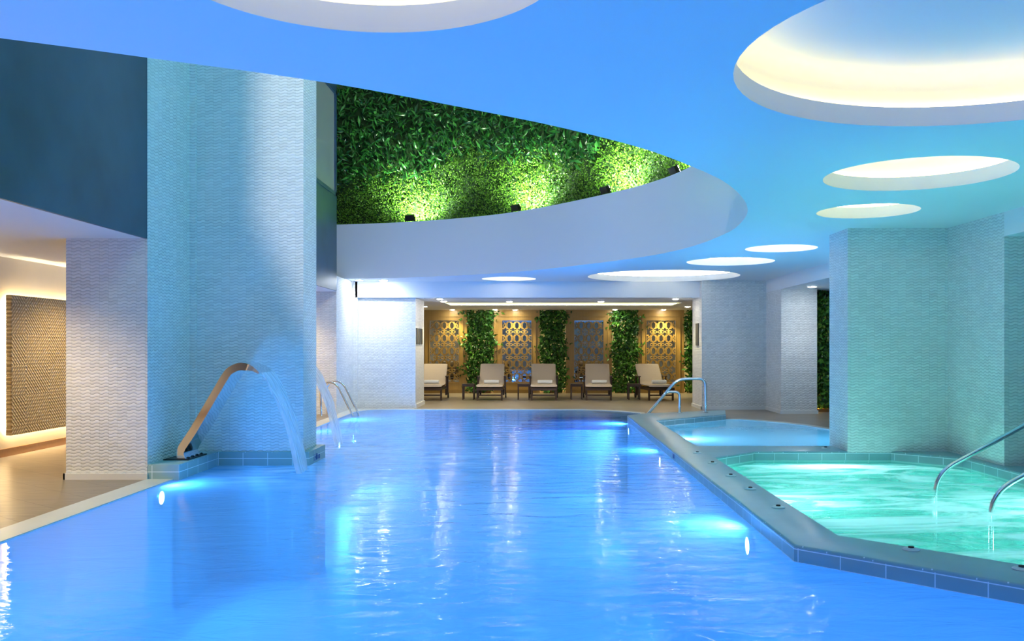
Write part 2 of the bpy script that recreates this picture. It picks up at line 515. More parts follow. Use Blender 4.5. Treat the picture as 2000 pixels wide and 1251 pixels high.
def sheet_mat():
    m, nt, p, out = new_mat('falling_water')
    nt.nodes.remove(p)
    g = N(nt, 'ShaderNodeNewGeometry')
    mp = N(nt, 'ShaderNodeMapping'); mp.inputs['Scale'].default_value = (6, 40, 1.0)
    nt.links.new(g.outputs['Position'], mp.inputs['Vector'])
    nz = N(nt, 'ShaderNodeTexNoise'); nz.inputs['Scale'].default_value = 1; nz.inputs['Detail'].default_value = 3
    nt.links.new(mp.outputs[0], nz.inputs['Vector'])
    df = N(nt, 'ShaderNodeBsdfDiffuse'); df.inputs[0].default_value = (.86, .93, .96, 1)
    tl = N(nt, 'ShaderNodeBsdfTranslucent'); tl.inputs[0].default_value = (.86, .93, .96, 1)
    m1 = N(nt, 'ShaderNodeMixShader'); m1.inputs[0].default_value = .5
    nt.links.new(df.outputs[0], m1.inputs[1]); nt.links.new(tl.outputs[0], m1.inputs[2])
    tr = N(nt, 'ShaderNodeBsdfTransparent'); tr.inputs[0].default_value = (.95, .98, 1, 1)
    m2 = N(nt, 'ShaderNodeMixShader')
    mr = N(nt, 'ShaderNodeMapRange'); mr.inputs[1].default_value = .3; mr.inputs[2].default_value = .7; mr.inputs[3].default_value = .28; mr.inputs[4].default_value = .62
    nt.links.new(nz.outputs[0], mr.inputs[0])
    nt.links.new(mr.outputs[0], m2.inputs[0]); nt.links.new(tr.outputs[0], m2.inputs[1]); nt.links.new(m1.outputs[0], m2.inputs[2])
    nt.links.new(m2.outputs[0], out.inputs[0])
    return m
M['sheet'] = sheet_mat()

def weave_mat():
    """raised blocks running in nested diamonds"""
    m, nt, p, out = new_mat('woven_relief')
    g, s = pos_xyz(nt)
    y = s.outputs[1]; z = s.outputs[2]
    W, Hh = 1.15, 0.80
    fy = math_n(nt, 'ABSOLUTE', math_n(nt, 'SUBTRACT', math_n(nt, 'FRACT', math_n(nt, 'DIVIDE', math_n(nt, 'SUBTRACT', y, 11.9), W)), .5))
    fz = math_n(nt, 'ABSOLUTE', math_n(nt, 'SUBTRACT', math_n(nt, 'FRACT', math_n(nt, 'DIVIDE', z, Hh)), .5))
    d = math_n(nt, 'ADD', math_n(nt, 'MULTIPLY', fy, W), math_n(nt, 'MULTIPLY', fz, Hh))
    st = math_n(nt, 'SINE', math_n(nt, 'MULTIPLY', d, 2*pi/0.056))
    st = math_n(nt, 'MULTIPLY', math_n(nt, 'ADD', st, 1), .5)
    br = math_n(nt, 'SINE', math_n(nt, 'MULTIPLY', z, 2*pi/0.045))
    h = math_n(nt, 'MULTIPLY', st, math_n(nt, 'ADD', math_n(nt, 'MULTIPLY', br, .35), .75))
    nt.links.new(mixc(nt, h, (0.30, 0.22, 0.11), (0.80, 0.66, 0.42)), p.inputs['Base Color'])
    bp = N(nt, 'ShaderNodeBump'); bp.inputs['Distance'].default_value = .02
    nt.links.new(h, bp.inputs['Height']); nt.links.new(bp.outputs[0], p.inputs['Normal'])
    p.inputs['Roughness'].default_value = .7
    return m
M['weave'] = weave_mat()

# ------------------------------------------------------------------ plan outlines (metres, water level z = 0)
CZ = 2.95          # main ceiling
SZ = 2.62          # soffit of the left corridor
VOID = [(-4.25, 3.62), (-3.4, 3.98), (-2.62, 4.34), (-2.04, 4.63), (-1.16, 5.10), (-0.22, 5.80), (0.27, 6.22), (0.81, 6.78),
        (1.27, 7.42), (1.68, 8.10), (2.05, 8.97), (2.32, 9.89), (2.46, 10.85), (2.49, 11.86), (2.29, 13.45), (1.85, 14.75), (1.1, 16.0),
        (-0.12, 17.6), (-1.2, 18.55), (-2.58, 19.30), (-4.0, 19.75), (-5.3, 19.95)]
void_curve = [(p[0], p[1]) for p in spline([Vector((a, b)) for a, b in VOID], 5)]

def st(name, bm, mat, **kw):
    o = obj(name, bm, mat, **kw); o['kind'] = 'structure'; return o

# ---- ceiling with the oval void and the round recesses
RECESS = [(-0.71, 3.43, 0.833, 'round cove-lit ceiling recess cut off by the top edge, left of centre'),
          (2.51, 4.61, 1.469, 'largest cove-lit oval ceiling recess at the top right corner'),
          (3.32, 7.81, 0.791, 'second largest cove-lit recess on the right, under the huge corner recess'),
          (3.66, 9.91, 0.547, 'cove-lit ceiling recess just above the column behind the jacuzzi'),
          (2.67, 19.1, 1.616, 'wide bright cove-lit recess near the lounge beam, right of centre'),
          (3.40, 15.8, 0.767, 'ceiling recess between the wide far recess and the small one by the right column'),
          (3.72, 13.67, 0.541, 'small far ceiling recess left of the jacuzzi column top'),
          (-0.66, 20.16 - .35, 0.60, 'faint thin ceiling recess below the curved white fascia')]
bm = bmesh.new()
outer = [(-4.25, -3), (8.6, -3), (8.6, 20.75), (-5.3, 20.75)] + [tuple(p) for p in void_curve[::-1]]
flat(bm, outer, [circle(x, y, r) for x, y, r, _ in RECESS], CZ, False)
ce = st('ceiling', bm, M['ceil'], fix=False)
RIM = 0.13
bm = bmesh.new()   # upper face of the slab around the void, carries the storey above
flat(bm, outer, [circle(x, y, r + .42) for x, y, r, _ in RECESS], 4.10, True)
st('floor_upper', bm, M['moss'], fix=False)
# curved upstand round the void
bm = bmesh.new()
n = len(void_curve)
inner = void_curve
outs = []
for i in range(n):
    a = Vector(void_curve[max(0, i-1)]); b = Vector(void_curve[min(n-1, i+1)])
    t = (b - a).normalized(); nrm = Vector((t.y, -t.x))
    outs.append((void_curve[i][0] + nrm.x*.10, void_curve[i][1] + nrm.y*.10))
zs = (CZ, 4.16)
vv = [[bm.verts.new((p[0], p[1], z)) for p in l] for l in (inner, outs) for z in zs]
for i in range(n-1):
    bm.faces.new((vv[0][i], vv[0][i+1], vv[1][i+1], vv[1][i]))
    bm.faces.new((vv[1][i], vv[1][i+1], vv[3][i+1], vv[3][i]))
    bm.faces.new((vv[2][i], vv[2][i+1], vv[3][i+1], vv[3][i]))
st('trim_1', bm, M['fascia'], smooth=True)

# recesses: white rim, wider lit chamber above, LED ring lying out of sight on the rim
for i, (x, y, r, lab) in enumerate(RECESS):
    root = tag(empty('ceiling_recess', (x, y, CZ)), lab, 'ceiling light', 'round cove-lit ceiling recesses')
    bm = bmesh.new()
    walls(bm, circle(x, y, r), CZ, CZ + RIM)
    obj('rim', bm, M['ceil'], root, smooth=True)
    R2 = r + (0.16 if r > .7 else 0.12)
    bm = bmesh.new()
    zt = CZ + RIM + (0.26 if r > .7 else .2)
    flat(bm, circle(x, y, R2), [circle(x, y, r)], CZ + RIM, True)
    prev = circle(x, y, R2)
    ang = [j*pi/12 for j in range(7)]
    rr = .10
    prof = [(R2, CZ + RIM), (R2, zt - rr)] + [(R2 - rr + rr*cos(a), zt - rr + rr*sin(a)) for a in ang]
    rings = [[bm.verts.new((x + pr*cos(2*pi*k/64), y + pr*sin(2*pi*k/64), pz)) for k in range(64)] for pr, pz in prof]
    for a in range(len(rings)-1):
        for k in range(64):
            bm.faces.new((rings[a][k], rings[a][(k+1) % 64], rings[a+1][(k+1) % 64], rings[a+1][k]))
    bm.faces.new(rings[-1])
    bmesh.ops.remove_doubles(bm, verts=bm.verts, dist=1e-4)
    obj('chamber', bm, M['ceil'], root, smooth=True)
    bm = bmesh.new()
    pts = [(x + (R2 - .05)*cos(2*pi*k/64), y + (R2 - .05)*sin(2*pi*k/64), CZ + RIM + .02) for k in range(65)]
    tube(bm, pts, .012, 6, cap=False)
    tag(obj('led_strip', bm, M['cove'] if i < 4 else M['cove_far'], root), 'warm white glowing strip')

# ---- floor with the pools cut out
POOL = [(-3.97, 1.6), (-3.97, 16.0), (-4.05, 19.5), (-4.02, 19.85), (-3.88, 20.15), (-3.6, 20.35), (0.9, 20.35),
        (1.35, 20.18), (1.8, 19.85), (2.19, 19.3), (2.19, 17.85), (1.72, 17.3), (1.72, 6.0), (3.3, 4.42), (7.5, 4.42), (7.5, 1.6)]
KFAR = [(3.70, 17.6), (3.95, 17.6), (4.3, 17.25), (4.62, 16.8), (4.88, 16.2), (5.05, 15.5), (5.15, 14.6), (5.2, 13.4), (5.2, 11.97)]
hole = [(-3.97, 1.6), (-3.97, 16.0), (-4.05, 19.5), (-4.02, 19.85), (-3.88, 20.15), (-3.6, 20.35), (0.9, 20.35),
        (1.35, 20.18), (1.8, 19.85), (2.19, 19.3), (2.19, 17.85), (3.92, 18.7)] + KFAR + [(7.5, 11.97), (7.5, 1.6)]
bm = bmesh.new()
flat(bm, [(-7.1, -3), (8.6, -3), (8.6, 28.2), (-7.1, 28.2)], [hole], 0.006, True)
st('floor', bm, M['floor'], fix=False)

# pool shells
def shell(name, loop, depth, mat, top=0.004):
    bm = bmesh.new()
    flat(bm, loop, [], -depth, True)
    walls(bm, loop, -depth, top)
    bmesh.ops.remove_doubles(bm, verts=bm.verts, dist=1e-5)
    o = st(name, bm, mat)
    return o
shell('floor_main_pool', POOL, 1.4, M['basin'])
KIDS = [(2.13, 11.97), (2.13, 16.1)] + KFAR
shell('floor_kids_pool', KIDS, 0.45, M['basin'])
JAC = [(2.13, 6.31), (2.13, 10.71), (2.75, 11.33), (4.48, 11.33), (5.1, 10.71), (5.1, 5.45), (4.56, 4.92), (3.52, 4.92)]
shell('floor_jacuzzi', JAC, 0.95, M['jbasin'])

# raised tiled block that parts the three pools
bm = bmesh.new()
block = [(1.72, 6.0), (1.72, 17.3), (2.19, 17.85), (3.92, 18.7), (3.70, 17.6), (2.13, 16.1), (2.13, 11.97), (7.5, 11.97), (7.5, 4.42), (3.3, 4.42)]
prism(bm, block, [JAC], 0.004, 0.115, 0.02)
tag(st('trim_2', bm, M['coping'], smooth=True), 'blue tiled ledge between main pool, jacuzzi and children pool')
# ledge under the blue column
bm = bmesh.new()
box(bm, -4.25, -3.90, 9.67, 10.86, -1.4, 0.17, 0.012)
box(bm, -4.25, -2.79, 10.84, 11.66, -1.4, 0.17, 0.012)
tag(st('trim_3', bm, M['coping'], smooth=True), 'blue tiled ledge at the foot of the tall blue column')
# pale coping strips
bm = bmesh.new()
prism(bm, [(-4.25, -3), (-4.25, 18.95), (-4.30, 18.95), (-4.30, 20.62), (-2.87, 20.62), (-2.87, 20.47), (0.95, 20.47), (1.42, 20.28), (1.9, 19.93), (2.30, 19.4), (2.30, 18.0), (2.19, 17.95)]
      + [p for p in POOL[::-1] if p[0] < 2.2 and p[1] > 17.8 or p[0] < -3.5] + [(-3.97, -3)], [], 0.004, 0.012)
st('trim_4', bm, M['stone'])
bm = bmesh.new()
ko = [(p[0] + .12, p[1] + .10) for p in KFAR]
prism(bm, KFAR + ko[::-1], [], 0.004, 0.014)
st('trim_5', bm, M['stone'])

# submerged steps in the far right corner of the main pool
root = tag(empty('pool_steps', (1.2, 18.8, -1.4)), 'submerged pool steps with dark blue edge bands under the arched rail', 'steps')
STEPZ = (-.035, -.065, -.10, -.14)
for k, z in enumerate(STEPZ):
    yf = 18.62 - k*.40
    bm = bmesh.new()
    box(bm, -0.1 - k*.12, 1.715, yf, yf + .40, -1.39, z)
    if k == 0: box(bm, -0.1, 1.30, yf + .40, 20.0, -1.39, z); box(bm, 1.30, 2.18, yf + .4, 19.2, -1.39, z)
    s_ = obj('step', bm, M['basin'], root)
    bm = bmesh.new()
    box(bm, -0.1 - k*.12, 1.71, yf - .004, yf + .15, z - .04, z + .003)
    nz_ = link('nosing', bpy.data.meshes.new('nosing'), M['step']); bm.to_mesh(nz_.data); bm.free()
    nz_.parent = s_; nz_.matrix_parent_inverse = Matrix.Identity(4)

# water bodies
def water(name, loop, z, mat, lab, cat='water'):
    bm = bmesh.new()
    flat(bm, loop, [], z, True)
    o = obj(name, bm, mat, fix=False)
    return tag(o, lab, cat)
water('pool_water', POOL, 0.0, M['water'], 'bright blue rippling water of the large main pool')
water('childrens_pool_water', [(p[0], p[1]) for p in KIDS], -0.005, M['kids_water'], 'still pale blue water of the small pool behind the jacuzzi')
water('jacuzzi_water', JAC, -0.035, M['jwater'], 'churning turquoise jacuzzi water with white foam')

# ---- mosaic walls and columns
def bx(name, dims, mat, lab=None):
    bm = bmesh.new(); box(bm, *dims)
    o = st(name, bm, mat)
    if lab: o['label'] = lab
    return o
bx('wall_left_pier', (-5.13, -4.25, 9.67, 10.87, 0, SZ), M['mosaic'], 'pinkish white mosaic pier beside the warm corridor')
bx('wall_left_pier_side', (-4.45, -4.245, 9.672, 10.90, 0.15, 7.7), M['mosaic'])
bm = bmesh.new()
box(bm, -4.25, -2.87, 10.87, 11.5, 0.1, 7.7)
box(bm, -4.26, -4.17, 10.83, 10.9, 0.1, 7.7)
tag(st('wall_tall_column', bm, M['mosaic']), 'tall blue lit mosaic column rising through the void')
# dark plaster upper wall with a window
bm = bmesh.new()
box(bm, -4.28, -4.25, -3, 18.75, SZ, 4.61)
box(bm, -4.28, -4.25, -3, 18.75, 6.80, 7.7)
box(bm, -4.28, -4.25, -3, 14.0, 4.61, 6.80)
box(bm, -4.28, -4.25, 18.66, 18.75, 4.61, 6.80)
st('wall_left', bm, M['dark'])
win = empty('window_1', (-4.3, 16.3, 4.61)); win['kind'] = 'structure'
bm = bmesh.new()
for d in ((-4.30, -4.235, 14.0, 18.7, 4.60, 4.67), (-4.30, -4.235, 14.0, 18.7, 6.72, 6.79), (-4.30, -4.235, 14.0, 14.07, 4.6, 6.79), (-4.30, -4.235, 18.6, 18.7, 4.6, 6.79)):
    box(bm, *d)
obj('window_frame', bm, M['frame_blue'], win)
bm = bmesh.new(); box(bm, -4.29, -4.27, 14.0, 18.65, 4.63, 6.76)
obj('pane', bm, M['glass_pane'], win)

# corridor on the left
bm = bmesh.new()
box(bm, -7.1, -4.28, -3, 9.60, SZ, CZ); box(bm, -7.1, -4.28, 9.6, 18.95, SZ, CZ)
st('ceiling_corridor', bm, M['ceil'])
bx('wall_corridor', (-7.2, -7.0, -3, 21, 0, SZ), M['beige'])
bx('baseboard_left', (-7.0, -6.975, -3, 21, 0.006, 0.11), M['wood_skirt'])
bx('wall_corridor_end', (-7.1, -5.2, 20.6, 20.8, 0, SZ), M['beige'])
bx('wall_far_left_pier', (-5.3, -4.30, 18.95, 20.8, 0.0, SZ), M['mosaic_far'], 'pinkish mosaic pier behind the falling water')
bx('wall_far_left_upper', (-5.3, -4.30, 18.95, 20.8, SZ, CZ), M['mosaic_far'])
# end walls
bm = bmesh.new()
box(bm, -4.31, -2.87, 20.75, 22.3, 0, CZ)
box(bm, -4.31, -4.20, 20.64, 20.76, 0, CZ)
tag(st('wall_back_left', bm, M['mosaic_far']), 'bright white mosaic end wall left of the lounge')
bx('trim_6', (-4.25, 3.73, 20.64, 20.90, 2.58, CZ), M['ceil'])
bx('wall_back_right', (3.73, 5.21, 20.36, 21.6, 0, CZ), M['mosaic_far'])
bx('wall_back_right_pier', (5.2, 5.97, 19.1, 20.40, 0, 2.68), M['mosaic_far'])
bm = bmesh.new()
box(bm, 5.2, 8.6, -3, 9.95, 2.68, CZ); box(bm, 5.2, 8.6, 12.04, 21.6, 2.68, CZ)
st('ceiling_right_aisle', bm, M['ceil'])
bm = bmesh.new()
box(bm, 5.2, 7.6, 9.95, 12.04, 0.1, CZ)
st('wall_right', bm, M['mosaic'])
bx('wall_jacuzzi_column', (3.93, 5.2, 11.33, 12.04, 0.1, CZ), M['mosaic'], 'pale turquoise mosaic column behind the jacuzzi')
bx('wall_right_outer', (8.5, 8.7, -3, 28.2, 0, CZ), M['mosaic_far'])
bx('wall_behind', (-7.2, 8.7, -3.2, -3.0, 0, CZ), M['beige'])
# white skirtings
def skirt(name, rects):
    bm = bmesh.new()
    for d in rects: box(bm, *d)
    return st(name, bm, M['skirt'])
skirt('baseboard_left_pier', [(-5.15, -4.24, 9.645, 9.67, 0.006, .075), (-5.15, -5.13, 9.645, 10.87, 0.006, .075)])
skirt('baseboard_back', [(-2.87, -2.845, 20.72, 22.3, 0.006, .10), (3.70, 5.2, 20.335, 20.36, 0.006, .08), (3.705, 3.73, 20.335, 21.6, 0.006, .08),
      (5.175, 5.2, 19.08, 20.36, 0.006, .08), (5.175, 5.99, 19.075, 19.1, 0.006, .08)])
bm = bmesh.new(); box(bm, -7.2, 7.2, 3.0, 21.5, 7.7, 7.8)
st('ceiling_upper', bm, M['ceil'])
bm = bmesh.new(); box(bm, -7.2, 7.2, 21.0, 21.2, 4.1, 7.7); box(bm, 7.0, 7.2, 3, 21.2, 4.1, 7.7); box(bm, -7.2, 7.2, 2.9, 3.0, 4.1, 7.7)
st('wall_upper', bm, M['ceil'])
bm = bmesh.new()   # unseen panel added to cast the sloping shadow edge on the tall column
pl = [(-1.2, 4.10), (1.46, 4.10), (0.62, 5.84), (0.46, 6.17), (0.46, 7.7), (-1.2, 7.7)]
fa = [bm.verts.new((a, 4.95, b)) for a, b in pl]; fb = [bm.verts.new((a, 5.05, b)) for a, b in pl]
bm.faces.new(fa); bm.faces.new(fb[::-1])
for i in range(6): bm.faces.new((fa[i], fa[(i+1) % 6], fb[(i+1) % 6], fb[i]))
st('upper_shadow_panel', bm, M['ceil'])

# ---- lounge shell
LZ = 2.575
bm = bmesh.new()
flat(bm, [(-5.2, 20.9), (8.6, 20.9), (8.6, 28.2), (-5.2, 28.2)], [[(-2.45, 22.95), (3.70, 22.95), (3.70, 24.7), (-2.45, 24.7)]], LZ, False)
st('ceiling_lounge', bm, M['ceil'], fix=False)
root = tag(empty('ceiling_trough', (0.6, 23.8, LZ)), 'long rectangular ceiling trough glowing yellow above the loungers', 'ceiling light')
bm = bmesh.new()
walls(bm, [(-2.45, 22.95), (3.70, 22.95), (3.70, 24.7), (-2.45, 24.7)], LZ, LZ + .02)
walls(bm, [(-2.6, 22.8), (3.85, 22.8), (3.85, 24.85), (-2.6, 24.85)], LZ + .02, LZ + .22)
flat(bm, [(-2.6, 22.8), (3.85, 22.8), (3.85, 24.85), (-2.6, 24.85)], [], LZ + .22, False)
flat(bm, [(-2.6, 22.8), (3.85, 22.8), (3.85, 24.85), (-2.6, 24.85)], [[(-2.45, 22.95), (3.70, 22.95), (3.70, 24.7), (-2.45, 24.7)]], LZ + .02, True)
obj('trough', bm, M['ceil'], root)
bm = bmesh.new()
tube(bm, [(-2.58, 22.82, LZ+.032), (3.83, 22.82, LZ+.032), (3.83, 24.83, LZ+.032), (-2.58, 24.83, LZ+.032), (-2.58, 22.82, LZ+.032)], .010, 6)
obj('led_strip', bm, M['glow'], root)
bx('wall_lounge_back', (-5.3, 8.6, 28.1, 28.3, 0, LZ), M['beige'])
bx('wall_lounge_left', (-5.3, -5.1, 20.8, 28.2, 0, LZ), M['beige'])

# ------------------------------------------------------------------ leaf clouds
def leaf_mesh(name, C, Nrm, L, W, rng, droop=0.25, up_bias=0.0):
    """folded leaves (6 verts, 4 tris/quads) at points C, facing roughly Nrm"""
    n = len(C)
    d = rng.normal(size=(n, 3)); d[:, 2] += up_bias
    nn = Nrm + rng.normal(size=(n, 3)) * .55
    nn /= np.linalg.norm(nn, axis=1)[:, None]
    d -= (d * nn).sum(1)[:, None] * nn
    d /= np.linalg.norm(d, axis=1)[:, None]
    s = np.cross(nn, d)
    L = L[:, None]; W = W[:, None]
    v0 = C
    v1 = C + d*L*.5 + s*W*.5 + nn*W*.18
    v2 = C + d*L*.5 - s*W*.5 + nn*W*.18
    v3 = C + d*L - nn*L*droop
    vm = C + d*L*.5
    V = np.stack([v0, v1, vm, v2, v3], axis=1).reshape(-1, 3)
    base = np.arange(n)[:, None]*5
    F = np.concatenate([base + np.array([[0, 2, 1]]), base + np.array([[0, 3, 2]]), base + np.array([[1, 2, 4]]), base + np.array([[2, 3, 4]])], axis=0)
    me = bpy.data.meshes.new(name)
    me.vertices.add(len(V)); me.vertices.foreach_set('co', V.astype(np.float32).ravel())
    me.loops.add(len(F)*3); me.loops.foreach_set('vertex_index', F.astype(np.int32).ravel())
    me.polygons.add(len(F)); me.polygons.foreach_set('loop_start', np.arange(0, len(F)*3, 3, dtype=np.int32))
    me.update(calc_edges=True)
    return me

rng = np.random.default_rng(7)
# curved green wall behind the fascia
gc = [(p[0], p[1]) for p in void_curve if p[1] > 8.6]
gp = []
for i in range(len(gc)):
    a = Vector(gc[max(0, i-1)]); b = Vector(gc[min(len(gc)-1, i+1)])
    t = (b - a).normalized(); nrm = Vector((t.y, -t.x))
    gp.append((gc[i][0] + nrm.x*.75, gc[i][1] + nrm.y*.75))
gp = np.array(gp); seg = np.linalg.norm(np.diff(gp, axis=0), axis=1); cum = np.concatenate([[0], np.cumsum(seg)])
def on_curve(s):
    x = np.interp(s, cum, gp[:, 0]); y = np.interp(s, cum, gp[:, 1])
    x2 = np.interp(s + .05, cum, gp[:, 0]); y2 = np.interp(s + .05, cum, gp[:, 1])
    x0 = np.interp(s - .05, cum, gp[:, 0]); y0 = np.interp(s - .05, cum, gp[:, 1])
    t = np.stack([x2 - x0, y2 - y0], 1); t /= np.linalg.norm(t, axis=1)[:, None] + 1e-9
    return x, y, np.stack([-t[:, 1], t[:, 0], np.zeros(len(s))], 1)    # towards the void
GZ0, GZ1 = 4.12, 7.65
gw = tag(empty('green_wall', (0.0, 17.9, 4.12)), 'tall curved green wall of artificial foliage seen through the ceiling void', 'green wall')
bm = bmesh.new()
NS = 120
ss = np.linspace(0, cum[-1], NS); bxx, byy, bn = on_curve(ss)
lo = [bm.verts.new((bxx[i], byy[i], GZ0)) for i in range(NS)]; hi = [bm.verts.new((bxx[i], byy[i], GZ1)) for i in range(NS)]
for i in range(NS-1): bm.faces.new((lo[i], lo[i+1], hi[i+1], hi[i]))
obj('backing', bm, M['moss'], gw)
def wavy_split(s): return 5.45 + .28*np.sin(s*1.1) + .15*np.sin(s*2.9 + 1)
n = 52000
s = rng.uniform(0, cum[-1], n); z = rng.uniform(GZ0, 6.1, n)
ok = z < wavy_split(s) + .15*rng.normal(size=n)
s, z = s[ok], z[ok]
x, y, nr = on_curve(s)
off = .04 + .05*np.sin(s*7 + z*5) * np.sin(z*9 - s*4) + rng.uniform(0, .07, len(s))
C = np.stack([x, y, z], 1) + nr*off[:, None]
me = leaf_mesh('boxwood_foliage', C, nr, rng.uniform(.03, .055, len(s)), rng.uniform(.022, .035, len(s)), rng)
o = link('boxwood_foliage', me, M['boxwood'], gw); o['label'] = 'fine bright green boxwood leaves'; o['kind'] = 'stuff'
n = 11000
s = rng.uniform(0, cum[-1], n); z = rng.uniform(5.0, 7.6, n)
ok = z > wavy_split(s) - .05 + .12*rng.normal(size=n)
s, z = s[ok], z[ok]
x, y, nr = on_curve(s)
C = np.stack([x, y, z], 1) + nr*(.06 + rng.uniform(0, .22, len(s)))[:, None]
me = leaf_mesh('fern_foliage', C, nr, rng.uniform(.12, .26, len(s)), rng.uniform(.03, .07, len(s)), rng, .3, -.5)
o = link('fern_foliage', me, M['fern'], gw); o['label'] = 'large dark glossy fern leaves'; o['kind'] = 'stuff'
# turf strip on the ledge
n = 16000
s = rng.uniform(0, cum[-1], n); x, y, nr = on_curve(s)
back = rng.uniform(0.02, .66, n)
C = np.stack([x, y, np.full(n, 4.12)], 1) + nr*back[:, None]
me = leaf_mesh('turf', C, np.tile([0., -1., .1], (n, 1)), rng.uniform(.05, .11, n), np.full(n, .014), rng, 0, 3.0)
o = link('artificial_turf', me, M['boxwood'], gw); o['label'] = 'strip of green turf along the fascia top'; o['kind'] = 'stuff'

# black flood lights on the ledge
FL = [(-2.75, 19.50, 'leftmost black floodlight on the fascia top'), (-0.50, 18.08, 'black floodlight second from left on the fascia top'),
      (1.22, 16.05, 'black floodlight third from left on the fascia top'), (2.10, 14.15, 'rightmost small black floodlight near the pointed end of the void')]
for (fx, fy, lab) in FL:
    j = int(np.argmin([math.hypot(p[0] - fx, p[1] - fy) for p in inner]))
    t_ = (Vector(inner[j+1]) - Vector(inner[j-1])).normalized(); fx = inner[j][0] + t_.y*.13; fy = inner[j][1] - t_.x*.13
    i = int(np.argmin(np.hypot(gp[:, 0] - fx, gp[:, 1] - fy)))
    dirv = Vector((gp[i][0] - fx, gp[i][1] - fy, 0)).normalized()
    rz = math.atan2(dirv.y, dirv.x) - pi/2
    r_ = tag(empty('floodlight', (fx, fy, 4.15), rz), lab, 'floodlight', 'floodlights aimed at the green wall')
    bm = bmesh.new(); box(bm, -.10, .10, -.05, .03, .06, .19, .008)
    bmesh.ops.rotate(bm, verts=bm.verts, cent=(0, 0, .12), matrix=Matrix.Rotation(radians(28), 3, 'X'))
    local(obj('housing', bm, M['black']), r_)
    bm = bmesh.new(); box(bm, -.12, -.105, -.02, .02, 0, .14); box(bm, .105, .12, -.02, .02, 0, .14); box(bm, -.12, .12, -.02, .02, 0, .012)
    local(obj('bracket', bm, M['black']), r_)
    bm = bmesh.new(); box(bm, -.085, .085, .036, .040, .075, .175)
    bmesh.ops.rotate(bm, verts=bm.verts, cent=(0, 0, .12), matrix=Matrix.Rotation(radians(28), 3, 'X'))
    local(obj('lens', bm, M['lens_cool']), r_)
    l = lamp('floodlight_beam', 'SPOT', (0, .06, .18), 380, (0.88, 1.0, 0.72), .04, (0, .62, .78), 150, .8)
    local(l, r_)

# ------------------------------------------------------------------ downlights
def downlight(x, y, z, energy, col, lab, grp, r=.06, angle=110, lens='lens', dirn=(0, 0, -1), blend=.7):
    root = tag(empty('downlight', (x, y, z)), lab, 'downlight', grp)
    bm = bmesh.new()
    lathe(bm, [(r, -.002), (r + .022, -.004), (r + .022, -.009), (r, -.010)], (x, y, z), 20)
    obj('trim_ring', bm, M['ceil'], root, smooth=False)
    bm = bmesh.new()
    lathe(bm, [(r, -.004), (r, -.012), (r*.75, -.020), (.001, -.024)], (x, y, z), 20)
    obj('lens', bm, M[lens], root)
    if energy > 0:
        lamp('downlight_beam', 'SPOT', (x, y, z - .06), energy, col, .04, dirn, angle, blend, root)
G1 = 'downlights in the lounge ceiling'
LW = (1.0, 0.85, 0.42)
for (px, Y, e, lab) in [(859, 21.0, 60, 'front downlight near the left end of the lounge ceiling'), (866.5, 22.2, 60, 'downlight at the left end of the glowing trough'),
        (829, 25.0, 60, 'downlight half hidden at the left jamb of the lounge'), (883.5, 27.25, 70, 'downlight over the leftmost carved panel'),
        (995, 22.3, 60, 'downlight before the trough above the second lounger'), (1006, 27.25, 70, 'downlight over the second carved panel from left'),
        (967, 27.2, 12, 'dim downlight beside the left ivy column'), (1173.5, 22.3, 60, 'downlight before the trough right of the room centre'),
        (1319.5, 21.0, 60, 'front downlight near the right jamb of the lounge'), (1343, 25.1, 60, 'downlight at the far right beyond the trough'),
        (1296, 27.25, 110, 'bright downlight over the rightmost carved panel'), (1201, 27.2, 12, 'dim downlight beside the third ivy column')]:
    downlight((px - 1052)*Y/1740, Y, LZ, e*(1.0 if Y < 26 else 2.4), LW, lab, G1, .07, 100)
G2 = 'downlights before the end wall'
downlight(-4.20 + .15, 20.1, CZ, 22, COOL, 'downlight in the far left ceiling corner beside the fascia end', G2, .08, 95, 'lens_cool')
downlight(-3.52, 20.2, CZ, 26, COOL, 'bright downlight washing the white end wall left of the lounge', G2, .09, 95, 'lens_cool')
downlight(5.62, 18.3, 2.68, 26, COOL, 'downlight in the right aisle before the mosaic pier', G2, .08, 110, 'lens_cool')
for k, (yy, e) in enumerate([(2.0, 60), (5.0, 60), (8.2, 60), (12.6, 60), (15.5, 60), (18.2, 50)]):
    lamp('corridor_downlight_beam', 'SPOT', (-5.7, yy, SZ - .02), e*3.7, WARM, .06, (0, 0, -1), 140, .6)

# ------------------------------------------------------------------ underwater lights
def uw(x, y, z, direction, energy, col, lab, grp='underwater pool lights', r=.07, show=True, spot=176):
    d = Vector(direction).normalized()
    rz = math.atan2(d.y, d.x)
    if 'out of frame' in lab:
        lamp('underwater_beam', 'SPOT', Vector((x, y, z)) + d*.1, energy, col, .09, (d.x, d.y, .12), spot, .3)
        return
    root = tag(empty('underwater_light', (x, y, z)), lab, 'pool light', grp)
    root.rotation_euler = (0, 0, rz)
    bm = bmesh.new(); lathe(bm, [(r + .03, 0), (r + .03, .02), (r, .03), (r, .0)], (0, 0, 0), 24, 'X')
    local(obj('bezel', bm, M['brushed']), root)
    bm = bmesh.new(); lathe(bm, [(r, .012), (r*.8, .03), (0.0005, .04)], (0, 0, 0), 24, 'X')
    local(obj('lens', bm, M['lens_blue'], smooth=True), root)
    l = lamp('underwater_beam', 'SPOT', (.10, 0, 0), energy, col, .09, (1, 0, .12), spot, .3)
    local(l, root)
E0 = 120
uw(1.715, 7.2, -.16, (-1, 0, 0), E0, BLUE, 'underwater light near the front corner of the tiled ledge')
uw(1.715, 12.4, -.16, (-1, 0, 0), E0, BLUE, 'underwater light halfway along the tiled ledge')
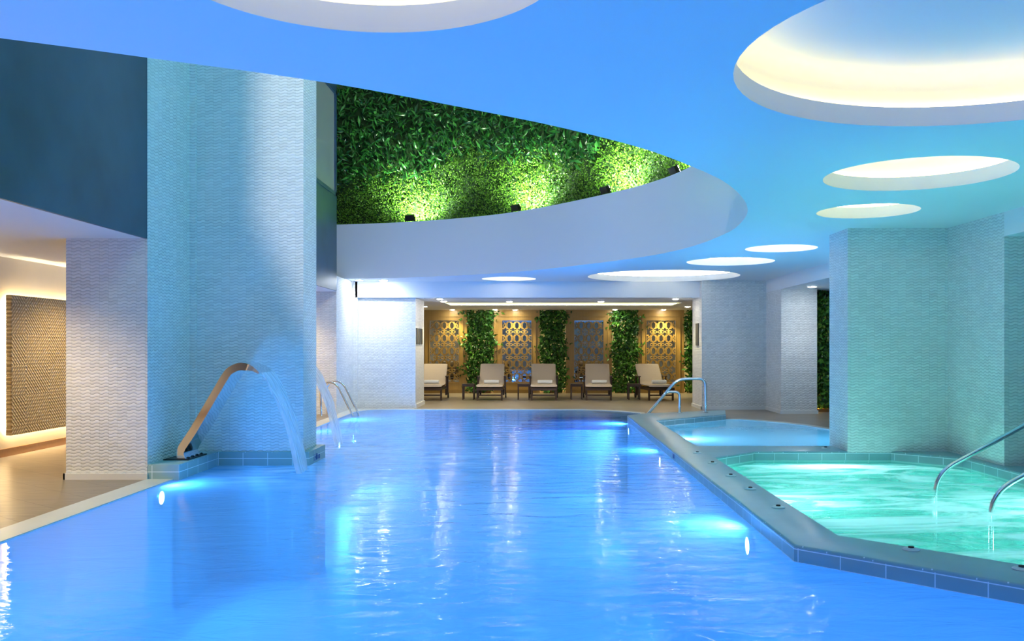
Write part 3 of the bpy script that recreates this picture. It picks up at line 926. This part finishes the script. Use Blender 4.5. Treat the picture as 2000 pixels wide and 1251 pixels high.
uw(1.715, 16.7, -.14, (-1, 0, 0), E0*1.8, BLUE, 'small distant underwater light by the far end of the tiled ledge')
uw(-3.965, 9.3, -.13, (1, 0, 0), E0, BLUE, 'underwater light on the left pool wall near the pier')
uw(-3.965, 4.2, -.5, (1, 0, 0), E0, BLUE, 'underwater light on the near left pool wall, out of frame')
uw(-3.965, 15.2, -.5, (1, 0, 0), E0*.8, BLUE, 'out of frame')
uw(-3.965, 17.6, -.5, (1, 0, 0), E0*1.7, BLUE, 'underwater light below the pool ladder')
uw(2.8, 1.62, -.5, (0, 1, 0), E0, BLUE, 'out of frame')
uw(-1.5, 1.62, -.5, (0, 1, 0), E0, BLUE, 'out of frame')
uw(5.19, 13.6, -.10, (-1, .1, 0), 110, SKYB, 'underwater light at the right end of the small pool', 'underwater lights of the small pool', .08)
uw(2.14, 14.0, -.20, (1, 0, 0), 110, SKYB, 'underwater light on the left wall of the small pool', 'underwater lights of the small pool', .08)
for (x, y, dx, dy, lab) in [(2.14, 8.5, 1, 0, 'left'), (3.6, 11.32, 0, -1, 'back'), (5.09, 8.0, -1, 0, 'right'), (4.0, 4.93, 0, 1, 'front')]:
    uw(x, y, -.5, (dx, dy, 0), 56, TEAL, ('out of frame ' if lab in ('back', 'right') else '') + 'turquoise underwater light on the %s wall of the jacuzzi' % lab, 'underwater lights of the jacuzzi', .09)

# ------------------------------------------------------------------ woven relief panel with halo
root = tag(empty('wall_panel', (-6.9, 13.5, 1.2)), 'backlit woven diamond relief panel on the corridor wall', 'wall art')
bm = bmesh.new(); box(bm, -6.93, -6.85, 11.58, 16.3, .29, 2.12, .01)
obj('relief', bm, M['weave'], root)
bm = bmesh.new()
tube(bm, [(-6.965, 11.66, .37), (-6.965, 16.2, .37), (-6.965, 16.2, 2.04), (-6.965, 11.66, 2.04), (-6.965, 11.66, .37)], .012, 6)
tag(obj('led_strip', bm, M['halo'], root), 'warm glowing strip behind the panel')

# ------------------------------------------------------------------ water cannons (swan neck fountains)
def cannon(dy, lab, lab2, sx=0.0):
    Y0, Y1 = 10.07 + dy, 10.50 + dy
    px = [(348, 902), (345, 878), (370, 838), (396, 794), (416, 760), (434, 730), (443, 719), (453.5, 712.5), (463, 709), (473, 708), (483, 710), (492, 714), (500, 719), (509, 727)]
    outp = [(sx + (a - 1052)*10.07/1740, 1.45 - (b - 676)*10.07/1740) for a, b in px]
    root = tag(empty('water_cannon', (sx - 4.0, Y0 + .2, .17)), lab, 'fountain', 'swan neck water cannons')
    bm = bmesh.new()
    # plate swept along the profile; thickness tapers at the spout, width flares
    n = len(outp)
    secs = []
    sm = spline([Vector(p) for p in outp], 4)
    n = len(sm)
    for i, p in enumerate(sm):
        a = sm[max(0, i-1)]; b = sm[min(n-1, i+1)]
        t = (b - a).normalized(); nn = Vector((t.y, -t.x))     # to the lower / right side
        f = i/(n-1)
        th = .085 if f < .75 else .085 - (f - .75)/.25*.065
        fl = max(0, (f - .80)/.2)*.05
        y0, y1 = Y0 - fl, Y1 + fl
        q = p + nn*th
        secs.append([bm.verts.new(v) for v in ((p.x, y0, p.y), (q.x, y0, q.y), (q.x, y1, q.y), (p.x, y1, p.y))])
    for i in range(n-1):
        for k in range(4):
            bm.faces.new((secs[i][k], secs[i][(k+1) % 4], secs[i+1][(k+1) % 4], secs[i+1][k]))
    bm.faces.new(secs[0][::-1]); bm.faces.new(secs[-1])
    obj('spout', bm, M['steel'], root, smooth=True)
    bm = bmesh.new(); box(bm, sx - 4.22, sx - 3.93, Y0 - .06, Y1 + .06, .17, .182, .003)
    tag(obj('base_plate', bm, M['black'], root), 'black base plate')
    for k in range(4):
        bm = bmesh.new(); lathe(bm, [(.016, 0), (.016, .012), (.009, .02), (.001, .02)], (sx - 3.965, Y0 + .02 + k*.13, .182), 8)
        obj('bolt', bm, M['black'], root)
    # falling sheet of water
    bm = bmesh.new()
    L = [(511.5, 727), (523, 745), (530, 761), (540, 780), (549.5, 804), (557, 828), (564, 852), (571, 880), (577, 912), (580, 926)]
    pts = spline([Vector((sx + (a - 1052)*10.07/1740, 1.45 - (b - 676)*10.07/1740)) for a, b in L], 3)
    rows = []
    m_ = len(pts)
    for i, p in enumerate(pts):
        f = i/(m_-1)
        w0 = Y0 - .04 + .10*f; w1 = Y1 + .05 - .10*f
        thick = .006 + .02*f
        row = []
        K = 10
        for k in range(K+1):
            yy = w0 + (w1 - w0)*k/K
            row.append(bm.verts.new((p.x - thick + .006*sin(k*2.3 + i*.5), yy, p.y)))
        for k in range(K, -1, -1):
            yy = w0 + (w1 - w0)*k/K
            row.append(bm.verts.new((p.x + thick + .006*sin(k*1.7 + i*.7), yy, p.y)))
        rows.append(row)
    q = len(rows[0])
    for i in range(m_-1):
        for k in range(q):
            bm.faces.new((rows[i][k], rows[i][(k+1) % q], rows[i+1][(k+1) % q], rows[i+1][k]))
    o = obj('falling_water', bm, M['sheet'], None, smooth=True)
    o.location.y = 0
    return tag(o, lab2, 'water', 'falling water sheets')
c1 = cannon(0, 'curved polished steel water cannon on the ledge before the tall blue column', 'sheet of water arching from the near water cannon')
c2 = cannon(2.80, 'water cannon hidden behind the tall blue column', 'sheet of water falling beyond the tall column edge', -0.20)
bm = bmesh.new(); box(bm, -4.5, -4.0, 12.7, 13.45, 0.006, 0.17, .01)
tag(st('trim_7', bm, M['coping']), 'low tiled plinth behind the tall column')

# ------------------------------------------------------------------ pool ladder
root = tag(empty('pool_ladder', (-4.0, 18.5, 0)), 'steel pool ladder with two curved rails at the far left pool edge', 'pool ladder')
for yy in (18.24, 18.80):
    bm = bmesh.new()
    tube(bm, round_path([(-4.45, yy, .02), (-4.47, yy, .64), (-4.30, yy, .74), (-4.12, yy, .66), (-3.78, yy, -.02), (-3.80, yy, -.9)], .14), .021, 10)
    obj('handrail', bm, M['steel'], root, smooth=True)
for k in range(3):
    bm = bmesh.new(); box(bm, -3.86, -3.74, 18.24, 18.80, -.25 - k*.25, -.225 - k*.25, .004)
    obj('rung', bm, M['steel'], root)

# arched entry rail
root = tag(empty('entry_rail', (2.6, 18.0, .1)), 'brushed steel arched handrail with a low inner branch by the pool steps', 'handrail')
def PT(px, py, Y): return ((px - 1052)*Y/1740, Y, 1.45 - (py - 676)*Y/1740)
bm = bmesh.new()
tube(bm, round_path([PT(1262, 812, 17.9), PT(1323, 740, 17.9), PT(1378, 738.5, 17.9), PT(1378, 806, 17.9)], .16), .028, 10)
obj('top_rail', bm, M['brushed'], root, smooth=True)
bm = bmesh.new()
tube(bm, round_path([PT(1297, 769, 17.9), PT(1306, 764.5, 17.9), PT(1327.5, 765, 17.9), PT(1327.5, 812, 17.9)], .17), .026, 10)
obj('inner_rail', bm, M['brushed'], root, smooth=True)
for px in (1378, 1327.5):
    p = PT(px, 805, 17.9)
    bm = bmesh.new(); lathe(bm, [(.055, 0), (.055, .012), (.03, .02), (.03, .03)], (p[0], p[1], .116), 16)
    obj('flange', bm, M['brushed'], root)

# jacuzzi rails
for (yy, x0, lab) in ((9.23, 4.11, 'far steel handrail rising out of the jacuzzi'), (8.0, 4.06, 'near steel handrail rising out of the jacuzzi at the frame edge')):
    root = tag(empty('jacuzzi_handrail', (x0, yy, -.9)), lab, 'handrail', 'jacuzzi handrails')
    bm = bmesh.new()
    tube(bm, round_path([(x0, yy, -.9), (x0, yy, .13), (x0 + 1.65, yy, 1.03), (x0 + 2.0, yy, .95), (x0 + 2.0, yy, .12)], .22), .0245, 12)
    obj('rail', bm, M['brushed'], root, smooth=True)
    bm = bmesh.new(); lathe(bm, [(.055, 0), (.055, .012), (.03, .02), (.03, .03)], (x0 + 2.0, yy, .115), 16)
    obj('flange', bm, M['brushed'], root)

# nozzles on the ledge
NZ = [(1.985, 11.14, 'farthest air button on the long ledge beside the jacuzzi'), (1.985, 10.17, 'second farthest air button on the long ledge'),
      (1.98, 9.18, 'third air button from the far end of the long ledge'), (1.98, 8.33, 'second nearest air button on the long ledge'),
      (1.985, 7.38, 'nearest air button on the long ledge before the corner'), (2.446, 5.85, 'air button on the slanted front ledge of the jacuzzi'),
      (2.897, 5.34, 'air button cut by the right frame edge on the slanted ledge'), (3.76, 11.67, 'air button on the ledge beside the turquoise column')]
for (x, y, lab) in NZ:
    root = tag(empty('air_button', (x, y, .115)), lab, 'air button', 'round fittings on the jacuzzi ledge')
    bm = bmesh.new(); lathe(bm, [(.055, 0), (.055, .005), (.045, .012), (.022, .014)], (x, y, .115), 20)
    obj('flange', bm, M['nozzle'], root)
    bm = bmesh.new(); lathe(bm, [(.020, .010), (.018, .024), (.001, .026)], (x, y, .115), 12)
    obj('cap', bm, M['rubber'], root)

# depth marks
def text(name, s, loc, rot, size, lab):
    c = bpy.data.curves.new(name, 'FONT'); c.body = s; c.size = size; c.extrude = .001
    c.align_x = 'CENTER'; c.align_y = 'CENTER'
    o = bpy.data.objects.new(name, c); COL.objects.link(o)
    dg = bpy.context.evaluated_depsgraph_get()
    me = bpy.data.meshes.new_from_object(o.evaluated_get(dg))
    bpy.data.objects.remove(o)
    q = link(name, me, M['letters']); q.location = loc; q.rotation_euler = rot
    return tag(q, lab, 'depth mark', 'painted depth marks')
text('depth_mark', '1.40 m', (-2.787, 11.2, .065), (pi/2, 0, pi/2), .12, 'dark blue depth figures on the ledge at the tall column corner')
text('depth_mark', '1.40', (1.717, 11.35, .052), (pi/2, 0, -pi/2), .085, 'dark blue depth figures on the pool side of the long ledge')

# plaques on the jambs
for k, (y0, y1) in enumerate(((20.85, 21.12), (21.28, 21.52), (21.68, 21.9))):
    root = tag(empty('wall_plaque', (-2.86, (y0+y1)/2, 1.68)), ['front', 'middle', 'rear'][k] + ' one of three grey plaques on the left lounge jamb', 'sign', 'plaques on the left jamb')
    bm = bmesh.new(); box(bm, -2.872, -2.85, y0, y1, 1.50, 1.88, .003); obj('board', bm, M['sign'], root)
root = tag(empty('wall_plaque', (3.72, 20.9, 1.7)), 'single tall grey plaque on the right lounge jamb', 'sign')
bm = bmesh.new(); box(bm, 3.705, 3.732, 20.72, 21.05, 1.47, 1.99, .003); obj('board', bm, M['sign'], root)

# ------------------------------------------------------------------ carved panels
def ring(bm, cx, cz, rx, rz, w, y0, y1, rect, seg=28):
    for k in range(seg):
        a0, a1 = 2*pi*k/seg, 2*pi*(k+1)/seg
        am = (a0+a1)/2
        mx, mz = cx + rx*cos(am), cz + rz*sin(am)
        if not (rect[0] <= mx <= rect[1] and rect[2] <= mz <= rect[3]): continue
        q = []
        for a in (a0, a1):
            for d in (-w/2, w/2):
                q.append((cx + (rx + d)*cos(a), cz + (rz + d)*sin(a)))
        (i0, o0, i1, o1) = q
        V = [bm.verts.new((p[0], yy, p[1])) for yy in (y0, y1) for p in (i0, o0, o1, i1)]
        for f in ((0,1,2,3), (7,6,5,4), (0,4,5,1), (1,5,6,2), (2,6,7,3), (3,7,4,0)):
            bm.faces.new([V[j] for j in f])
def bar2(bm, p, q, w, y0, y1):
    p = Vector(p); q = Vector(q); d = (q - p).normalized(); nn = Vector((-d.y, d.x))*w/2
    V = [bm.verts.new((c.x, yy, c.y)) for yy in (y0, y1) for c in (p - nn, p + nn, q + nn, q - nn)]
    for f in ((0,1,2,3), (7,6,5,4), (0,4,5,1), (1,5,6,2), (2,6,7,3), (3,7,4,0)):
        bm.faces.new([V[j] for j in f])
PX = [-2.92, -0.674, 1.554, 3.79]
PW = [1.40, 1.43, 1.40, 1.45]
PL = ['leftmost carved oak lattice panel, partly hidden by the jamb', 'carved oak lattice panel between the first two ivy columns',
      'carved oak lattice panel with the pale blue openings right of centre', 'rightmost carved oak lattice panel under the bright downlight']
proto = None
for i, cx in enumerate(PX):
    root = tag(empty('carved_panel', (cx, 27.6, 0)), PL[i], 'wall panel', 'carved wooden lattice panels')
    if proto is None:
        proto = []
        W, oz0, oz1, ow = 1.42, .34, 2.25, .45
        bm = bmesh.new()
        y0, y1 = -.05, .05
        box(bm, -W/2, -ow, y0, y1, 0, LZ); box(bm, ow, W/2, y0, y1, 0, LZ)
        box(bm, -ow, ow, y0, y1, 0, oz0); box(bm, -ow, ow, y0, y1, oz1, LZ)
        proto.append(local(obj('frame', bm, M['wood']), root))
        bm = bmesh.new()
        for (a, b, c, d) in ((-.60, -.575, .10, 2.39), (.575, .60, .10, 2.39), (-.60, .60, 2.365, 2.39), (-.60, .60, .10, .125)):
            box(bm, a, b, -.068, -.048, c, d)
        for (a, b, c, d) in ((-.47, -.45, .32, 2.27), (.45, .47, .32, 2.27), (-.47, .47, 2.25, 2.27), (-.47, .47, .32, .34)):
            box(bm, a, b, -.062, -.048, c, d)
        proto.append(local(obj('moulding', bm, M['wood']), root))
        bm = bmesh.new()
        rect = (-ow, ow, oz0, oz1)
        dx = .235; dz = .395
        ya, yb = -.035, -.01
        for r_ in range(5):
            cz = oz1 - .155 - r_*dz
            for c_ in (-1, 0, 1):
                ring(bm, c_*dx, cz, .075, .115, .030, ya, yb, rect)
                ring(bm, c_*dx, cz - dz/2, .10, .045, .022, ya, yb, rect, 20)
            for c_ in (-1.5, -.5, .5, 1.5):
                ring(bm, c_*dx, cz, .055, .06, .020, ya, yb, rect, 16)
                ring(bm, c_*dx, cz - dz/2, .135, .135, .022, ya, yb, rect, 24)
                bar2(bm, (max(-ow, c_*dx - .05), cz + .12), (min(ow, c_*dx + .05), cz - .12), .015, ya, yb)
                bar2(bm, (max(-ow, c_*dx - .05), cz - .12), (min(ow, c_*dx + .05), cz + .12), .015, ya, yb)
        proto.append(local(obj('lattice', bm, M['wood']), root))
        bm = bmesh.new(); box(bm, -ow, ow, .03, .045, oz0, oz1)
        proto.append(local(obj('mirror_backing', bm, M['mirror']), root))
    else:
        for p in proto:
            c = p.copy(); COL.objects.link(c); c.parent = root

# ivy columns in the lounge
def ivy(name, cx, w, y, z0, z1, lab, seed, n=3400, grp='planted columns of dark leaves', light=True):
    root = tag(empty(name, (cx, y, 0)), lab, 'plant column', grp)
    g = np.random.default_rng(seed)
    zz = g.uniform(z0, z1, n); xx = np.where(g.random(n) < .8, g.uniform(-1.02, 1.02, n), g.normal(0, .75, n).clip(-1.3, 1.3))*w/2
    wob = 1 + .22*np.sin(zz*7 + seed) ; xx = cx + xx*wob
    yy = y - .05 - g.uniform(0, .22, n)
    me = leaf_mesh('foliage', np.stack([xx, yy, zz], 1), np.tile([0., -1., .2], (n, 1)), g.uniform(.08, .17, n), g.uniform(.035, .075, n), g, .3, -.3)
    o = link('foliage', me, M['leaf'], root); o['kind'] = 'stuff'
    bm = bmesh.new()
    g2 = random.Random(seed)
    for k in range(4):
        x = cx + g2.uniform(-.2, .2)*w
        tube(bm, [(x + .05*sin(j*1.3 + k), y - .03, z0 + (z1 - z0)*j/8) for j in range(9)], .012, 6)
    obj('stem', bm, M['wood_dark'], root)
    bm = bmesh.new(); box(bm, cx - w*.38, cx + w*.38, y - .12, y + .06, 0.006, .075, .004)
    tag(obj('planter', bm, M['planter'], root), 'low orange wood planter trough')
    if light:
        lamp('ivy_uplight', 'POINT', (cx - w*.28, y - .05, .14), 3.0, (1.0, .50, .18), .03, parent=root)
        lamp('ivy_uplight', 'POINT', (cx + w*.30, y - .02, .14), 3.0, (1.0, .50, .18), .03, parent=root)
        lamp('ivy_backlight', 'AREA', (cx, y + .10, 1.3), 4.0, (1.0, .95, .40), .5, (0, 1, 0), parent=root, size_y=2.2)
    return root
ivy('ivy_column', -1.82, .86, 27.75, .08, LZ, 'ivy column between the two left carved panels', 3)
ivy('ivy_column', 0.444, .74, 27.75, .08, LZ, 'ivy column at the middle of the lounge behind the third lounger', 4)
ivy('ivy_column', 2.68, .80, 27.75, .08, LZ, 'ivy column between the two right carved panels', 5)
ivy('ivy_column', 4.98, .80, 27.75, .08, LZ, 'ivy strip half hidden behind the right lounge jamb', 6)
ivy('ivy_column', 6.45, 1.1, 19.75, .10, 2.66, 'ivy screen seen through the gap beside the turquoise column', 8, 3000, None)
bx('wall_aisle_back', (5.97, 8.6, 19.86, 20.0, 0, 2.68), M['moss'])

# ------------------------------------------------------------------ loungers
def lounger_parts(root):
    parts = []
    def add(name, bm, mat, smooth=False, lab=None, parent=root):
        o = local(obj(name, bm, mat, smooth=smooth), parent)
        if lab: o['label'] = lab
        parts.append(o); return o
    # local frame: foot end at y = 0, head at y = 1.9
    bm = bmesh.new()
    for sx in (-1, 1):
        box(bm, sx*.335 - .018, sx*.335 + .018, .0, 1.72, .27, .34, .004)
    box(bm, -.335, .335, 0, .035, .27, .335, .004)
    for k in range(9):
        box(bm, -.32, .32, .12 + k*.12, .19 + k*.12, .325, .34)
    add('frame', bm, M['wood_dark'])
    for (sx, yy) in ((-1, .10), (1, .10), (-1, 1.38), (1, 1.38)):
        bm = bmesh.new(); box(bm, sx*.325 - .024, sx*.325 + .024, yy - .024, yy + .024, .0 if yy < 1 else .07, .30, .004)
        add('leg', bm, M['wood_dark'])
    bm = bmesh.new(); box(bm, -.325, .325, .085, .115, .12, .16, .003)
    add('stretcher', bm, M['wood_dark'])
    for sx in (-1, 1):
        bm = bmesh.new(); lathe(bm, [(.001, -.018), (.075, -.018), (.075, .018), (.001, .018)], (sx*.385, 1.38, .075), 18, 'X')
        add('wheel', bm, M['rubber'])
        bm = bmesh.new()
        box(bm, sx*.375 - .032, sx*.375 + .032, .92, 1.42, .60, .625, .006)
        box(bm, sx*.375 - .018, sx*.375 + .018, .96, 1.0, .30, .60, .003); box(bm, sx*.375 - .018, sx*.375 + .018, 1.34, 1.38, .10, .60, .003)
        add('armrest', bm, M['wood_dark'])
    bm = bmesh.new()   # back frame behind the cushion
    for sx in (-1, 1):
        tube(bm, [(sx*.29, 1.12, .34), (sx*.29, 1.66, .84)], .018, 6)
    for k in range(5):
        tube(bm, [(-.30, 1.20 + k*.11, .415 + k*.10), (.30, 1.20 + k*.11, .415 + k*.10)], .014, 6)
    add('back_frame', bm, M['wood_dark'])
    # cushion: one long pad bending up at the hinge
    prof = [(0, .385), (.03, .395), (.4, .395), (.85, .395), (1.0, .405), (1.12, .45), (1.22, .54), (1.40, .71), (1.60, .90), (1.635, .93)]
    sm = spline([Vector(p) for p in prof], 3)
    bm = bmesh.new()
    n = len(sm); secs = []
    for i, p in enumerate(sm):
        a = sm[max(0, i-1)]; b = sm[min(n-1, i+1)]
        t = (b - a).normalized(); nn = Vector((-t.y, t.x))
        th = .05 if 0 < i < n-1 else .03
        f = i/(n-1); w = .355 - .018*f
        sec = []
        for k in range(12):
            an = 2*pi*k/12
            ex = abs(cos(an))**.35*(1 if cos(an) >= 0 else -1); ez = abs(sin(an))**.6*(1 if sin(an) >= 0 else -1)
            q = p + nn*(ez*th*.5 + .008)
            sec.append(bm.verts.new((ex*w, q.x, q.y)))
        secs.append(sec)
    for i in range(n-1):
        for k in range(12):
            bm.faces.new((secs[i][k], secs[i][(k+1) % 12], secs[i+1][(k+1) % 12], secs[i+1][k]))
    bm.faces.new(secs[0][::-1]); bm.faces.new(secs[-1])
    add('cushion', bm, M['cushion'], True)
    return parts
LG = [(-2.93, 23.7, 0.0, 'leftmost lounger half hidden by the mosaic jamb'), (-1.31, 23.7, 0.0, 'second lounger from the left, before the left ivy column'),
      (0.14, 23.7, 0.0, 'middle lounger before the central ivy column'), (1.60, 23.7, -.04, 'fourth lounger, before the carved panel with pale blue openings'),
      (3.28, 23.7, .13, 'rightmost lounger turned slightly, behind the arched handrail')]
TB = [(-1.905, 'small dark side table between the first and second loungers'), (-.41, 'small dark side table left of the middle lounger'),
      (1.075 - .04, 'small dark side table between the middle and fourth loungers'), (2.79 - .2, 'small dark side table left of the rightmost lounger')]
protoL = None; protoT = None; protoW = None
FZ = 0.006
for i, (x, y, rz, lab) in enumerate(LG):
    root = tag(empty('sun_lounger', (x, y, FZ), rz), lab, 'sun lounger', 'beige sun loungers in the lounge')
    if protoL is None: protoL = lounger_parts(root)
    else:
        for p in protoL:
            c = p.copy(); COL.objects.link(c); c.parent = root
    # rolled towel
    if protoW is None:
        bm = bmesh.new()
        prof = [(.001, -.20), (.045, -.205), (.062, -.19), (.065, 0), (.062, .19), (.045, .205), (.001, .20)]
        lathe(bm, prof, (0, 0, .052), 20, 'X')
        for v in bm.verts: v.co.z = .052 + (v.co.z - .052)*.82
        tw = obj('rolled_towel', bm, M['towel'], smooth=True); protoW = tw
    else:
        tw = protoW.copy(); COL.objects.link(tw)
    tw.location = (x + .03 - .35*sin(rz), y + .45, FZ + .432); tw.rotation_euler = (0, 0, rz)
    tag(tw, 'white rolled towel on the ' + ['leftmost lounger', 'second lounger from the left', 'middle lounger', 'fourth lounger', 'rightmost lounger'][i], 'towel', 'rolled white towels')
for i, (x, lab) in enumerate(TB):
    root = tag(empty('side_table', (x, 24.3, FZ)), lab, 'side table', 'small side tables between loungers')
    if protoT is None:
        protoT = []
        bm = bmesh.new(); box(bm, -.165, .165, -.2, .2, .40, .425, .004); protoT.append(local(obj('table_top', bm, M['wood_dark']), root))
        for sx in (-1, 1):
            for sy in (-1, 1):
                bm = bmesh.new(); box(bm, sx*.145 - .016, sx*.145 + .016, sy*.18 - .016, sy*.18 + .016, 0, .402); protoT.append(local(obj('leg', bm, M['wood_dark']), root))
        bm = bmesh.new(); box(bm, -.145, .145, -.19, -.17, .355, .40); box(bm, -.145, .145, .17, .19, .355, .40)
        protoT.append(local(obj('apron', bm, M['wood_dark']), root))
    else:
        for p in protoT:
            c = p.copy(); COL.objects.link(c); c.parent = root
